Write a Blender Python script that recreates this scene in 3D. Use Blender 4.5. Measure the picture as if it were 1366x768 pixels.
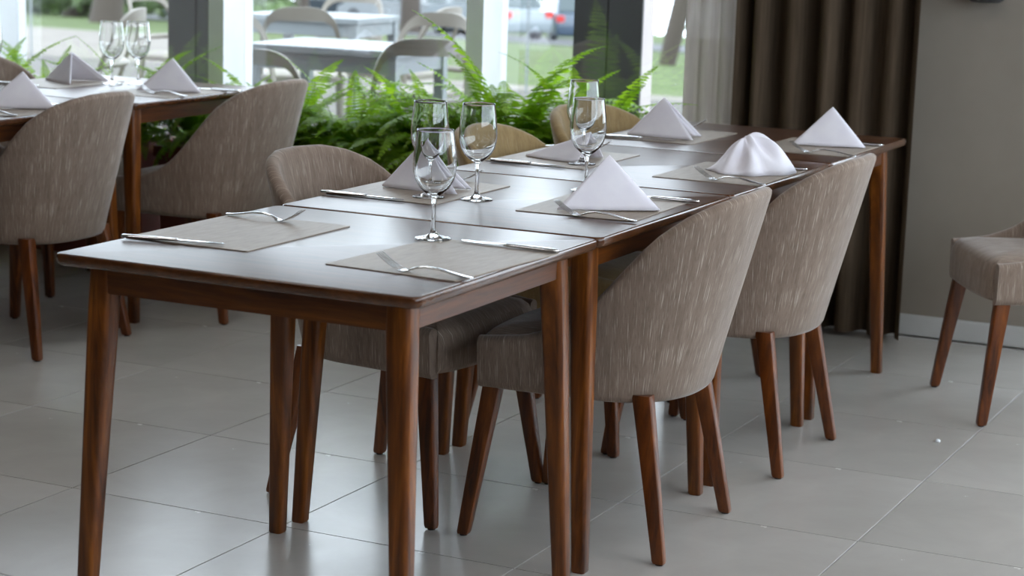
import bpy, bmesh, math, random
from mathutils import Vector, Matrix
random.seed(7)
PI = math.pi
SC = bpy.context.scene
COL = SC.collection
for o in list(bpy.data.objects):
    bpy.data.objects.remove(o, do_unlink=True)

# ------------------------------------------------------------------ camera
cam_d = bpy.data.cameras.new('camera')
cam = bpy.data.objects.new('camera', cam_d)
COL.objects.link(cam)
d = Vector((0.88754, 0.42314, -0.18228)); r = Vector((0.43532, -0.89974, 0.03103)); u = Vector((0.15088, 0.10689, 0.98276))
m = Matrix((r, u, -d)).transposed().to_4x4()
m.translation = Vector((-3.1346, -1.6763, 1.4317))
cam.matrix_world = m
cam_d.sensor_width = 36.0
cam_d.lens = 36.0 * 2754.0 / 1366.0
cam_d.clip_start = 0.05
cam_d.clip_end = 400
cam_d.dof.use_dof = True
cam_d.dof.focus_distance = 4.7
cam_d.dof.aperture_fstop = 5.0
SC.camera = cam

# ------------------------------------------------------------------ world: overcast sky
world = bpy.data.worlds.new('overcast_sky')
SC.world = world
world.use_nodes = True
bg = world.node_tree.nodes['Background']
bg.inputs[0].default_value = (0.79, 0.895, 1.0, 1)
bg.inputs[1].default_value = 6.2
try:
    world.cycles.sampling_method = 'AUTOMATIC'
except Exception:
    pass

SC.view_settings.view_transform = 'Standard'
SC.view_settings.look = 'None'
SC.view_settings.gamma = 1.0
SC.view_settings.use_curve_mapping = False
SC.view_settings.exposure = 0.1
SC.cycles.use_denoising = True
SC.cycles.caustics_reflective = False
SC.cycles.sample_clamp_indirect = 6.0

# ------------------------------------------------------------------ materials
MATS = {}
def srgb(r_, g_, b_):
    f = lambda c: (c / 255) / 12.92 if c / 255 <= 0.04045 else ((c / 255 + 0.055) / 1.055) ** 2.4
    return (f(r_), f(g_), f(b_), 1)

class NT:
    def __init__(s, name):
        s.m = bpy.data.materials.new(name); s.m.use_nodes = True
        s.t = s.m.node_tree; s.b = s.t.nodes['Principled BSDF']; s.out = s.t.nodes['Material Output']
        MATS[name] = s.m
    def n(s, typ, **kw):
        x = s.t.nodes.new(typ)
        for k, v in kw.items(): setattr(x, k, v)
        return x
    def l(s, a, b): s.t.links.new(a, b)
    def coords(s, kind='Object', scale=(1, 1, 1)):
        tc = s.n('ShaderNodeTexCoord'); mp = s.n('ShaderNodeMapping'); mp.inputs['Scale'].default_value = scale
        s.l(tc.outputs[kind], mp.inputs['Vector']); return mp.outputs[0]
    def noise(s, vec, scale, detail=4, rough=0.55, dist=0.0):
        x = s.n('ShaderNodeTexNoise'); x.inputs['Scale'].default_value = scale; x.inputs['Detail'].default_value = detail
        x.inputs['Roughness'].default_value = rough; x.inputs['Distortion'].default_value = dist
        s.l(vec, x.inputs['Vector']); return x.outputs['Fac']
    def ramp(s, fac, stops):
        x = s.n('ShaderNodeValToRGB'); e = x.color_ramp.elements
        while len(e) < len(stops): e.new(0.5)
        for i, (p, c) in enumerate(stops): e[i].position = p; e[i].color = c
        s.l(fac, x.inputs[0]); return x.outputs['Color']
    def mix(s, fac, a, b):
        x = s.n('ShaderNodeMix', data_type='RGBA')
        if isinstance(fac, (int, float)): x.inputs[0].default_value = fac
        else: s.l(fac, x.inputs[0])
        for i, v in ((6, a), (7, b)):
            if isinstance(v, tuple): x.inputs[i].default_value = v
            else: s.l(v, x.inputs[i])
        return x.outputs[2]
    def bump(s, h, strength, dist=0.01):
        x = s.n('ShaderNodeBump'); x.inputs['Strength'].default_value = strength; x.inputs['Distance'].default_value = dist
        s.l(h, x.inputs['Height']); s.l(x.outputs[0], s.b.inputs['Normal'])
    def set(s, **kw):
        for k, v in kw.items():
            i = s.b.inputs[k.replace('_', ' ')]
            if hasattr(v, 'is_linked') or hasattr(v, 'node'): s.l(v, i)
            else: i.default_value = v
        return s

def plain(name, c, rough=0.6, **kw):
    t = NT(name); t.set(Base_Color=c, Roughness=rough, **kw)
    v = t.noise(t.coords('Object'), 9, 3)
    hsv = t.n('ShaderNodeHueSaturation'); hsv.inputs['Color'].default_value = c
    mr = t.n('ShaderNodeMapRange'); mr.inputs[3].default_value = 0.93; mr.inputs[4].default_value = 1.07
    t.l(v, mr.inputs[0]); t.l(mr.outputs[0], hsv.inputs['Value']); t.l(hsv.outputs[0], t.b.inputs['Base Color'])
    return t.m

def wood(name, dark, mid, light, scale, rough, coat=0.1):
    t = NT(name)
    v = t.coords('Object', scale)
    a = t.noise(v, 1.0, 6, 0.6, 1.2)
    b = t.noise(v, 5.0, 3, 0.6, 0.3)
    c = t.ramp(a, [(0.30, dark), (0.52, mid), (0.75, light)])
    f = t.ramp(b, [(0.40, (0.72, 0.72, 0.72, 1)), (0.62, (1, 1, 1, 1))])
    x = t.n('ShaderNodeMix', data_type='RGBA', blend_type='MULTIPLY'); x.inputs[0].default_value = 0.7
    t.l(c, x.inputs[6]); t.l(f, x.inputs[7])
    t.set(Base_Color=x.outputs[2], Roughness=rough, Coat_Weight=coat, Coat_Roughness=0.25, Specular_IOR_Level=0.4)
    if coat < 0.3: t.bump(b, 0.05, 0.002)
    return t.m
W_D, W_M, W_L = srgb(54, 24, 5), srgb(114, 60, 14), srgb(160, 94, 30)
wood('wood_leg', W_D, W_M, W_L, (22, 22, 2.2), 0.32)
wood('wood_apron_x', srgb(54, 25, 6), srgb(100, 52, 15), srgb(138, 80, 30), (2.0, 22, 26), 0.32)
wood('wood_apron_y', srgb(54, 25, 6), srgb(100, 52, 15), srgb(138, 80, 30), (22, 2.0, 26), 0.32)
wood('wood_top', srgb(68, 42, 27), srgb(84, 54, 36), srgb(98, 64, 43), (30, 2.2, 20), 0.3, 0.0)
MATS['wood_top'].node_tree.nodes['Principled BSDF'].inputs['Specular IOR Level'].default_value = 0.34
wood('wood_edge', srgb(66, 34, 14), srgb(88, 50, 24), srgb(104, 62, 32), (10, 10, 20), 0.18, 0.5)
wood('wood_chair_leg', srgb(60, 27, 8), srgb(112, 57, 18), srgb(148, 84, 32), (26, 26, 2.6), 0.34)

def fabric(name, c1, c2, c3):
    t = NT(name)
    tc = t.n('ShaderNodeTexCoord')
    def mp(sc):
        q = t.n('ShaderNodeMapping'); q.inputs['Scale'].default_value = sc; t.l(tc.outputs['UV'], q.inputs['Vector']); return q.outputs[0]
    big = t.noise(mp((60, 8, 1)), 1.0, 3, 0.6)
    base = t.ramp(big, [(0.3, c1), (0.7, c2)])
    st = t.noise(mp((600, 14, 1)), 1.0, 2, 0.5)
    sm = t.ramp(st, [(0.59, (0, 0, 0, 1)), (0.74, (0.7, 0.7, 0.7, 1))])
    dk = t.noise(mp((300, 26, 1)), 1.7, 2, 0.5)
    dm = t.ramp(dk, [(0.32, (0.8, 0.8, 0.8, 1)), (0.48, (1, 1, 1, 1))])
    c = t.mix(sm, base, c3)
    x = t.n('ShaderNodeMix', data_type='RGBA', blend_type='MULTIPLY'); x.inputs[0].default_value = 1.0
    t.l(c, x.inputs[6]); t.l(dm, x.inputs[7])
    weave = t.noise(mp((900, 900, 1)), 1.0, 2, 0.5)
    t.set(Base_Color=x.outputs[2], Roughness=0.85, Sheen_Weight=0.35, Sheen_Roughness=0.4, Specular_IOR_Level=0.2)
    t.bump(weave, 0.25, 0.002)
fabric('tweed', srgb(130, 112, 99), srgb(151, 132, 118), srgb(236, 222, 206))
fabric('tweed_tan', srgb(146, 122, 84), srgb(164, 140, 100), srgb(196, 176, 140))

def tile():
    t = NT('porcelain_tile')
    v = t.coords('Object')
    oi = t.n('ShaderNodeObjectInfo')
    a = t.noise(v, 3.0, 6, 0.6, 0.4)
    c = t.ramp(a, [(0.3, srgb(174, 169, 163)), (0.7, srgb(186, 181, 175))])
    hsv = t.n('ShaderNodeHueSaturation'); mr = t.n('ShaderNodeMapRange'); mr.inputs[3].default_value = 0.96; mr.inputs[4].default_value = 1.04
    t.l(oi.outputs['Random'], mr.inputs[0]); t.l(mr.outputs[0], hsv.inputs['Value']); t.l(c, hsv.inputs['Color'])
    rr = t.n('ShaderNodeMapRange'); rr.inputs[3].default_value = 0.21; rr.inputs[4].default_value = 0.30
    t.l(t.noise(v, 14, 4), rr.inputs[0])
    t.set(Base_Color=hsv.outputs[0], Roughness=rr.outputs[0])
tile()
plain('grout', srgb(196, 193, 188), 0.8)
plain('wall_grey', srgb(150, 141, 130), 0.75)
plain('ceiling_white', srgb(232, 230, 226), 0.85)
plain('wall_dark', srgb(70, 66, 62), 0.8)
plain('wall_white', srgb(205, 203, 198), 0.8)
plain('baseboard_white', srgb(205, 205, 203), 0.45)
plain('frame_white', srgb(232, 235, 238), 0.4)
plain('pillar_hazed', srgb(104, 102, 99), 0.5)  # left pillar's cladding, colour lightened to stand for reflection haze
plain('pillar_dark', srgb(62, 62, 60), 0.5)
plain('pillar_lit_side', srgb(190, 180, 178), 0.6)  # pillar core, daylight on the side face put into its pale colour
plain('terracotta', srgb(112, 48, 30), 0.6)
plain('soil', srgb(45, 34, 26), 0.95)
plain('steel_dark', srgb(60, 60, 62), 0.4)

def mat_leather():
    t = NT('placemat_taupe')
    v = t.coords('Object', (14, 60, 1))
    c = t.ramp(t.noise(v, 1.2, 5, 0.6, 0.5), [(0.3, srgb(146, 133, 120)), (0.7, srgb(164, 151, 138))])
    t.set(Base_Color=c, Roughness=0.5, Specular_IOR_Level=0.5)
    t.bump(t.noise(t.coords('Object'), 260, 3), 0.12, 0.001)
mat_leather()

def linen():
    t = NT('napkin_linen')
    c = t.ramp(t.noise(t.coords('Object'), 18, 3), [(0.3, srgb(240, 236, 246)), (0.7, srgb(247, 244, 251))])
    t.set(Base_Color=c, Roughness=0.8, Sheen_Weight=0.2, Specular_IOR_Level=0.2)
    t.bump(t.noise(t.coords('Object'), 900, 2), 0.12, 0.001)
linen()
def steel():
    t = NT('polished_steel')
    t.set(Base_Color=(0.78, 0.78, 0.8, 1), Metallic=1.0)
    rr = t.n('ShaderNodeMapRange'); rr.inputs[3].default_value = 0.08; rr.inputs[4].default_value = 0.16
    t.l(t.noise(t.coords('Object', (80, 8, 8)), 5, 3), rr.inputs[0]); t.l(rr.outputs[0], t.b.inputs['Roughness'])
steel()
def wineglass_mat():
    t = NT('clear_glass')
    g = t.n('ShaderNodeBsdfGlass'); g.inputs['Roughness'].default_value = 0.0; g.inputs['IOR'].default_value = 1.48
    g.inputs['Color'].default_value = (0.985, 0.99, 0.99, 1)
    t.l(g.outputs[0], t.out.inputs[0])
wineglass_mat()
def pane_mat():
    # thin architectural glazing: Schlick mix of clear transmission and mirror reflection
    t = NT('window_glass')
    geo = t.n('ShaderNodeNewGeometry')
    dot = t.n('ShaderNodeVectorMath', operation='DOT_PRODUCT'); t.l(geo.outputs['Incoming'], dot.inputs[0]); t.l(geo.outputs['Normal'], dot.inputs[1])
    ab = t.n('ShaderNodeMath', operation='ABSOLUTE'); t.l(dot.outputs['Value'], ab.inputs[0])
    om = t.n('ShaderNodeMath', operation='SUBTRACT'); om.inputs[0].default_value = 1.0; t.l(ab.outputs[0], om.inputs[1])
    pw = t.n('ShaderNodeMath', operation='POWER'); t.l(om.outputs[0], pw.inputs[0]); pw.inputs[1].default_value = 5.0
    ml = t.n('ShaderNodeMath', operation='MULTIPLY_ADD'); t.l(pw.outputs[0], ml.inputs[0]); ml.inputs[1].default_value = 0.91; ml.inputs[2].default_value = 0.09
    tr = t.n('ShaderNodeBsdfTransparent'); tr.inputs[0].default_value = (0.985, 0.99, 0.99, 1)
    gl = t.n('ShaderNodeBsdfGlossy'); gl.inputs['Roughness'].default_value = 0.0
    mx = t.n('ShaderNodeMixShader'); t.l(ml.outputs[0], mx.inputs[0]); t.l(tr.outputs[0], mx.inputs[1]); t.l(gl.outputs[0], mx.inputs[2])
    t.l(mx.outputs[0], t.out.inputs[0])
pane_mat()
def cloth(name, c1, c2, transl, transp=0.0):
    t = NT(name)
    a = t.noise(t.coords('Object', (60, 60, 3)), 1.5, 3)
    c = t.ramp(a, [(0.3, c1), (0.7, c2)])
    df = t.n('ShaderNodeBsdfDiffuse'); tl = t.n('ShaderNodeBsdfTranslucent'); t.l(c, df.inputs[0]); t.l(c, tl.inputs[0])
    mx = t.n('ShaderNodeMixShader'); mx.inputs[0].default_value = transl; t.l(df.outputs[0], mx.inputs[1]); t.l(tl.outputs[0], mx.inputs[2])
    o = mx.outputs[0]
    if transp:
        tp = t.n('ShaderNodeBsdfTransparent'); m2 = t.n('ShaderNodeMixShader'); m2.inputs[0].default_value = transp
        t.l(o, m2.inputs[1]); t.l(tp.outputs[0], m2.inputs[2]); o = m2.outputs[0]
    t.l(o, t.out.inputs[0])
cloth('curtain_brown', srgb(80, 68, 56), srgb(98, 84, 70), 0.04)
cloth('curtain_sheer', srgb(176, 168, 160), srgb(192, 184, 176), 0.4, 0.12)
def leaf(name, c1, c2, transl=0.4):
    t = NT(name)
    oi = t.n('ShaderNodeObjectInfo')
    a = t.noise(t.coords('Object'), 14, 2)
    c = t.ramp(a, [(0.3, c1), (0.7, c2)])
    hsv = t.n('ShaderNodeHueSaturation'); mr = t.n('ShaderNodeMapRange'); mr.inputs[3].default_value = 0.75; mr.inputs[4].default_value = 1.2
    t.l(oi.outputs['Random'], mr.inputs[0]); t.l(mr.outputs[0], hsv.inputs['Value']); t.l(c, hsv.inputs['Color'])
    tl = t.n('ShaderNodeBsdfTranslucent'); t.l(hsv.outputs[0], tl.inputs[0])
    t.set(Base_Color=hsv.outputs[0], Roughness=0.5)
    mx = t.n('ShaderNodeMixShader'); mx.inputs[0].default_value = transl
    t.l(t.b.outputs[0], mx.inputs[1]); t.l(tl.outputs[0], mx.inputs[2]); t.l(mx.outputs[0], t.out.inputs[0])
leaf('fern_green', srgb(104, 146, 22), srgb(158, 194, 44), 0.5)
leaf('tree_leaf', srgb(80, 104, 50), srgb(112, 134, 70), 0.4)
leaf('shrub_leaf', srgb(58, 80, 36), srgb(86, 107, 52), 0.3)
def ground(name, c1, c2, s):
    t = NT(name)
    a = t.noise(t.coords('Object'), s, 6, 0.6)
    t.set(Base_Color=t.ramp(a, [(0.35, c1), (0.65, c2)]), Roughness=0.95, Specular_IOR_Level=0.1)
ground('lawn_green', srgb(66, 78, 44), srgb(79, 90, 57), 0.5)
ground('terrace_stone', srgb(86, 83, 80), srgb(97, 94, 90), 1.2)
ground('sand_pale', srgb(105, 100, 94), srgb(118, 113, 107), 1.5)
ground('asphalt', srgb(84, 84, 86), srgb(98, 98, 100), 0.8)
plain('bark', srgb(70, 62, 55), 0.9)
plain('outdoor_white', srgb(114, 120, 122), 0.5)
plain('outdoor_beige', srgb(118, 112, 102), 0.5)
plain('outdoor_seat', srgb(116, 110, 101), 0.7)
plain('car_white', srgb(130, 134, 136), 0.25, Coat_Weight=0.6)
plain('car_silver', srgb(126, 134, 138), 0.25, Coat_Weight=0.6)
plain('car_blue', srgb(64, 78, 94), 0.25, Coat_Weight=0.6)
plain('car_black', srgb(44, 50, 62), 0.25, Coat_Weight=0.6)
plain('car_glass', srgb(60, 72, 74), 0.1)
plain('rubber', srgb(36, 36, 38), 0.8)
plain('tail_red', srgb(200, 50, 44), 0.3)

# ------------------------------------------------------------------ helpers
def link(name, me, mat, parent=None, smooth=False):
    o = bpy.data.objects.new(name, me); COL.objects.link(o)
    if mat: me.materials.append(MATS[mat])
    if smooth:
        for p in me.polygons: p.use_smooth = True
        if smooth != 'all': me.set_sharp_from_angle(angle=math.radians(smooth if smooth is not True else 40))
    if parent: o.parent = parent
    return o
def tag(o, label=None, cat=None, group=None, kind=None):
    if label: o['label'] = label
    if cat: o['category'] = cat
    if group: o['group'] = group
    if kind: o['kind'] = kind
    return o
def empty(name, loc=(0, 0, 0), rz=0.0):
    o = bpy.data.objects.new(name, None); COL.objects.link(o); o.location = loc; o.rotation_euler = (0, 0, rz)
    o.empty_display_size = 0.05
    return o
def copy_tree(o, parent=None):
    c = o.copy(); COL.objects.link(c)
    if parent:
        c.parent = parent
    for ch in list(o.children): copy_tree(ch, c)
    return c

class MB:
    def __init__(s): s.v = []; s.f = []; s.uv = {}
    def ring_loft(s, rings, cap0=True, cap1=True, closed=True):
        n = len(rings[0]); b = len(s.v)
        for rg in rings: s.v += [tuple(p) for p in rg]
        for i in range(len(rings) - 1):
            for j in range(n if closed else n - 1):
                a = b + i * n + j; c = b + i * n + (j + 1) % n
                s.f.append((a, c, c + n, a + n))
        if cap0: s.f.append(tuple(b + j for j in range(n))[::-1])
        if cap1: s.f.append(tuple(b + (len(rings) - 1) * n + j for j in range(n)))
        return s
    def box(s, x0, x1, y0, y1, z0, z1):
        b = len(s.v)
        s.v += [(x0, y0, z0), (x1, y0, z0), (x1, y1, z0), (x0, y1, z0), (x0, y0, z1), (x1, y0, z1), (x1, y1, z1), (x0, y1, z1)]
        s.f += [tuple(b + i for i in q) for q in ((0, 3, 2, 1), (4, 5, 6, 7), (0, 1, 5, 4), (1, 2, 6, 5), (2, 3, 7, 6), (3, 0, 4, 7))]
        return s
    def tube(s, pts, rad, n=8):
        rings = []
        for i, p in enumerate(pts):
            p = Vector(p); t = (Vector(pts[min(i + 1, len(pts) - 1)]) - Vector(pts[max(i - 1, 0)])).normalized()
            a = Vector((0, 0, 1)) if abs(t.z) < 0.9 else Vector((1, 0, 0))
            x = t.cross(a).normalized(); y = t.cross(x).normalized()
            rr = rad[i] if isinstance(rad, (list, tuple)) else rad
            rings.append([p + x * rr * math.cos(k * 2 * PI / n) + y * rr * math.sin(k * 2 * PI / n) for k in range(n)])
        return s.ring_loft(rings)
    def lathe(s, prof, n=32, c=(0, 0, 0)):
        b = len(s.v); idx = []
        for rr, z in prof:
            if rr < 1e-6: s.v.append((c[0], c[1], c[2] + z)); idx.append([len(s.v) - 1] * n)
            else:
                s.v += [(c[0] + rr * math.cos(k * 2 * PI / n), c[1] + rr * math.sin(k * 2 * PI / n), c[2] + z) for k in range(n)]
                idx.append(list(range(len(s.v) - n, len(s.v))))
        for a, e in zip(idx, idx[1:]):
            for k in range(n):
                q = [a[k], a[(k + 1) % n], e[(k + 1) % n], e[k]]
                q = list(dict.fromkeys(q))
                if len(q) > 2: s.f.append(tuple(q))
        return s
    def mesh(s, name='mesh'):
        me = bpy.data.meshes.new(name); me.from_pydata(s.v, [], s.f); me.update()
        bm = bmesh.new(); bm.from_mesh(me); bmesh.ops.recalc_face_normals(bm, faces=bm.faces); bm.to_mesh(me); bm.free()
        return me
    def build(s, name, mat, parent=None, smooth=False, bevel=0.0, seg=2):
        me = s.mesh(name)
        if bevel:
            bm = bmesh.new(); bm.from_mesh(me)
            bmesh.ops.bevel(bm, geom=[e for e in bm.edges if e.calc_face_angle(0) > 0.5], offset=bevel, segments=seg, affect='EDGES', clamp_overlap=True)
            bm.to_mesh(me); bm.free()
        return link(name, me, mat, parent, smooth)

def rrect(cx, cy, hx, hy, rad, z, n=5, tf=None):
    pts = []
    rad = min(rad, hx * 0.99, hy * 0.99)
    for (sx, sy, a0) in ((1, 1, 0), (-1, 1, PI / 2), (-1, -1, PI), (1, -1, 3 * PI / 2)):
        for k in range(n + 1):
            a = a0 + k * PI / 2 / n
            pts.append(Vector((cx + sx * (hx - rad) + rad * math.cos(a), cy + sy * (hy - rad) + rad * math.sin(a), z)))
    return pts

# ------------------------------------------------------------------ the room
RX0, RX1, RY0, RY1, RH = -5.2, 3.85, -2.9, 5.4, 2.9
floor = MB().box(RX0, 4.1, RY0, RY1, -0.12, -0.006).build('floor', 'grout')
tag(floor, kind='structure')
tb = MB(); g = 0.0016
tb.ring_loft([rrect(0.3, 0.3, 0.3 - g, 0.3 - g, 0.0002, -0.006, 1), rrect(0.3, 0.3, 0.3 - g, 0.3 - g, 0.0002, -0.0004, 1), rrect(0.3, 0.3, 0.3 - g - 0.0004, 0.3 - g - 0.0004, 0.0002, 0.0, 1)], False, True)
tme = tb.mesh('tile'); tme.materials.append(MATS['porcelain_tile'])
for i in range(-10, 5):
    for j in range(-8, 9):
        x = 0.8 + 0.6 * i; y = 0.172 + 0.6 * j
        if x < RX0 - 0.01 or x + 0.6 > 4.1 or y < RY0 - 0.2 or y + 0.6 > RY1 + 0.3: continue
        o = bpy.data.objects.new('tile', tme); COL.objects.link(o); o.location = (x, y, 0); o.parent = floor
tag(MB().box(RX0, 4.2, RY0 - 0.3, RY1, RH, RH + 0.25).build('ceiling', 'ceiling_white'), kind='structure')
wf = MB().box(RX1, 4.05, -0.5, 0.64, 0, RH); wf.box(RX1, 4.05, RY0, -0.5, 2.62, RH)
tag(wf.build('wall_far', 'wall_grey'), kind='structure')
tag(MB().box(RX0 - 0.15, RX0, RY0, RY1, 0, RH).build('wall_back', 'wall_dark'), kind='structure')
tag(MB().box(RX0, 4.05, RY1, RY1 + 0.15, 0, RH).build('wall_left', 'wall_dark'), kind='structure')
tag(MB().box(3.83, 4.05, 0.64, RY1, 2.62, RH).build('wall_header', 'wall_white'), kind='structure')
wr = MB(); wr.box(RX0, 4.05, RY0 - 0.15, RY0, 2.62, RH); wr.box(RX0, -2.3, RY0 - 0.15, RY0, 0, 2.62); wr.box(3.85, 4.05, RY0 - 0.15, RY0, 0, 2.62); wr.box(-2.3, 3.85, RY0 - 0.15, RY0, 0, 1.05)
tag(wr.build('wall_right', 'wall_grey'), kind='structure')
tag(MB().box(3.837, 3.85, -0.5, 0.15, 0.0, 0.073).build('baseboard_far', 'baseboard_white', None, False, 0.004), kind='structure')

# glazed wall: mullions and windows
MY = [0.641, 1.798, 2.955, 4.112, 5.269]
for k, y in enumerate(MY):
    mb = MB().box(3.83, 3.985, y, y + 0.071, 0, 2.62)
    mb.box(3.995, 4.05, y + 0.004, y + 0.067, 0, 2.62)
    mb.box(3.985, 3.995, y + 0.008, y + 0.063, 0, 2.62)
    tag(mb.build('trim_%d' % (k + 1), 'frame_white'), kind='structure')
def window(n, axis, a0, a1, c, z0=0.02, z1=2.6):
    root = empty('window_%d' % n, (0, 0, 0)); tag(root, kind='structure')
    t = 0.03
    def bx(lo, hi, zz0, zz1, dep):
        mb = MB()
        if axis == 'y': mb.box(c - dep, c + dep, lo, hi, zz0, zz1)
        else: mb.box(lo, hi, c - dep, c + dep, zz0, zz1)
        return mb
    fr = bx(a0, a1, z0, z0 + 0.05, 0.025)
    mb2 = bx(a0, a1, z1 - 0.05, z1, 0.025); b = len(fr.v); fr.v += mb2.v; fr.f += [tuple(i + b for i in f) for f in mb2.f]
    fr.build('window_frame', 'frame_white', root)
    bx(a0, a1, z0 + 0.05, z1 - 0.05, 0.003).build('pane', 'window_glass', root)
for k in range(4): window(k + 1, 'y', MY[k] + 0.068, MY[k + 1] + 0.006, 3.99)
SX = [-2.3, -0.25, 1.8, 3.85]
for k in range(1, 3):
    tag(MB().box(SX[k] - 0.035, SX[k] + 0.035, RY0 - 0.15, RY0, 1.05, 2.62).build('trim_%d' % (k + 5), 'frame_white'), kind='structure')
for k in range(3): window(k + 5, 'x', SX[k] + (0.035 if k else 0), SX[k + 1] - (0.035 if k < 2 else 0), RY0 - 0.08, 1.05)

tag(MB().box(3.86, 4.04, -1.735, -1.665, 0.0, 2.62).build('trim_8', 'frame_white'), kind='structure')
window(8, 'y', RY0, -1.735, 3.95); window(9, 'y', -1.665, -0.5, 3.95)
# ------------------------------------------------------------------ grounds outside
def slope_z(X): return -0.05 - 0.06 * (X - 12.3)
tag(MB().box(4.1, 11.8, -40, 30, -0.3, -0.02).build('terrace', 'terrace_stone'), kind='structure')
pv = MB()
sd = [(11.8, 30), (11.8, -40), (12.3, -40), (12.3, 7.2), (14.5, 8.6), (21.5, 13.5), (23.0, 20.0), (23.0, 30.0)]
pv.ring_loft([[Vector((x, y, -0.4 + (slope_z(x) if x > 12.3 else 0))) for x, y in sd], [Vector((x, y, -0.03 + (slope_z(x) + 0.05 if x > 12.3 else 0))) for x, y in sd]])
tag(pv.build('sand_path', 'sand_pale'), kind='structure')
lw = MB(); xs = [12.0, 20, 30, 45, 70, 110, 150]
lw.ring_loft([[Vector((x, -40, slope_z(x) - 0.012)), Vector((x, 120, slope_z(x) - 0.012)), Vector((x, 120, slope_z(x) - 2)), Vector((x, -40, slope_z(x) - 2))] for x in xs])
tag(lw.build('lawn', 'lawn_green'), kind='structure')
rd = MB(); xs = [43.0, 49, 55, 61.0]
rd.ring_loft([[Vector((x, -40, slope_z(x) + 0.02)), Vector((x, 120, slope_z(x) + 0.02)), Vector((x, 120, slope_z(x) - 0.3)), Vector((x, -40, slope_z(x) - 0.3))] for x in xs])
tag(rd.build('road', 'asphalt'), kind='structure')
tag(MB().box(-30, 4.1, -60, -3.06, -0.3, -0.05).build('side_yard', 'terrace_stone'), kind='structure')

# pillars outside the glass
def pillar(y0, y1, label, clad):
    root = empty('pillar', (4.66, (y0 + y1) / 2, 0)); tag(root, label, 'pillar', 'clad pillars outside the glass wall')
    w = y1 - y0
    MB().box(-0.05, 0.06, -w / 2, w / 2, -0.02, 1.32).build('core', 'pillar_lit_side', root)
    for s in (-1, 1):
        MB().box(-0.066, -0.05, min(0.002 * s, s * w / 2), max(0.002 * s, s * w / 2), -0.02, 1.33).build('panel', clad, root, False, 0.002)
pillar(1.468, 1.768, 'dark grey panelled pillar outside the glass, right of the middle mullion', 'pillar_dark')
pillar(3.46, 3.76, 'dark grey panelled pillar outside the glass behind the left-hand table', 'pillar_hazed')

# unseen glowing fill panels added at the ceiling to brighten napkins and tabletops
def fill_glow_mat():
    t = NT('fill_glow')
    e = t.n('ShaderNodeEmission'); e.inputs[0].default_value = (1.0, 0.965, 0.93, 1); e.inputs[1].default_value = 7.0
    t.l(e.outputs[0], t.out.inputs[0])
fill_glow_mat()
for x, y, lab in [(-1.3, -0.9, 'added square fill light panel at the ceiling nearest the camera, right'), (-1.3, 1.7, 'added square fill light panel at the ceiling nearest the camera, left'),
                  (1.2, -0.9, 'added square fill light panel at the ceiling over the right aisle'), (1.2, 1.7, 'added square fill light panel at the ceiling over the left aisle')]:
    t = empty('fill_panel', (x, y, RH)); tag(t, lab, 'ceiling light', 'added fill light panels')
    MB().box(-0.30, 0.30, -0.30, 0.30, -0.012, -0.006).build('glow_sheet', 'fill_glow', t)
    fr = MB()
    for q in ((-0.33, 0.33, -0.33, -0.30), (-0.33, 0.33, 0.30, 0.33), (-0.33, -0.30, -0.30, 0.30), (0.30, 0.33, -0.30, 0.30)): fr.box(q[0], q[1], q[2], q[3], -0.02, 0.0)
    fr.build('frame', 'frame_white', t)

# ------------------------------------------------------------------ curtains
def curtain(name, y0, y1, xc, amp, folds, mat, label, seed, z0=0.015, thick=0.004):
    rnd = random.Random(seed); n = folds * 14
    ph = [rnd.uniform(0.65, 1.35) for _ in range(folds + 1)]; am = [rnd.uniform(0.6, 1.25) for _ in range(folds + 1)]
    tot = sum(ph[:folds]); acc = [0]
    for q in ph[:folds]: acc.append(acc[-1] + q / tot)
    line = []
    for i in range(n + 1):
        s = i / n
        k = max(j for j in range(folds) if acc[j] <= s + 1e-9)
        f = (s - acc[k]) / (acc[k + 1] - acc[k])
        a = am[k] * (1 - f) + am[k + 1] * f
        cw = math.cos(2 * PI * f); cw = math.copysign(abs(cw) ** 0.6, cw)
        line.append((xc - amp * a * cw, y0 + (y1 - y0) * (s + 0.35 / folds * math.sin(2 * PI * f) / (2 * PI))))
    rows = []
    zs = [z0, 0.4, 0.9, 1.5, 2.1, 2.75]
    for zi, z in enumerate(zs):
        e = 1.0 - 0.12 * (z / 2.75)
        fr = [Vector((xc + (x - xc) * e, y, z)) for x, y in line]
        bk = [Vector((xc + (x - xc) * e + thick, y, z)) for x, y in line]
        rows.append(fr + bk[::-1])
    mb = MB(); mb.ring_loft(rows)
    o = mb.build(name, mat, None, 50)
    return tag(o, label, 'curtain')
curtain('curtain', 0.098, 0.745, 3.72, 0.055, 6, 'curtain_brown', 'floor-length brown grey pleated curtain beside the grey wall', 3)
curtain('sheer_curtain', 0.738, 0.950, 3.75, 0.02, 3, 'curtain_sheer', 'pale translucent sheer curtain gathered at the window edge', 5)
t = empty('wall_sconce', (3.79, -0.085, 1.160)); tag(t, 'dark wall fixture on the grey wall, cut off by the top frame edge', 'wall lamp')
MB().lathe([(0, 0.0), (0.045, 0.002), (0.062, 0.012), (0.066, 0.03), (0.06, 0.2), (0, 0.2)], 24).build('shade', 'steel_dark', t, 40)
MB().box(0.03, 0.06, -0.04, 0.04, 0.05, 0.17).build('wall_plate', 'steel_dark', t, False, 0.004)
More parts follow.
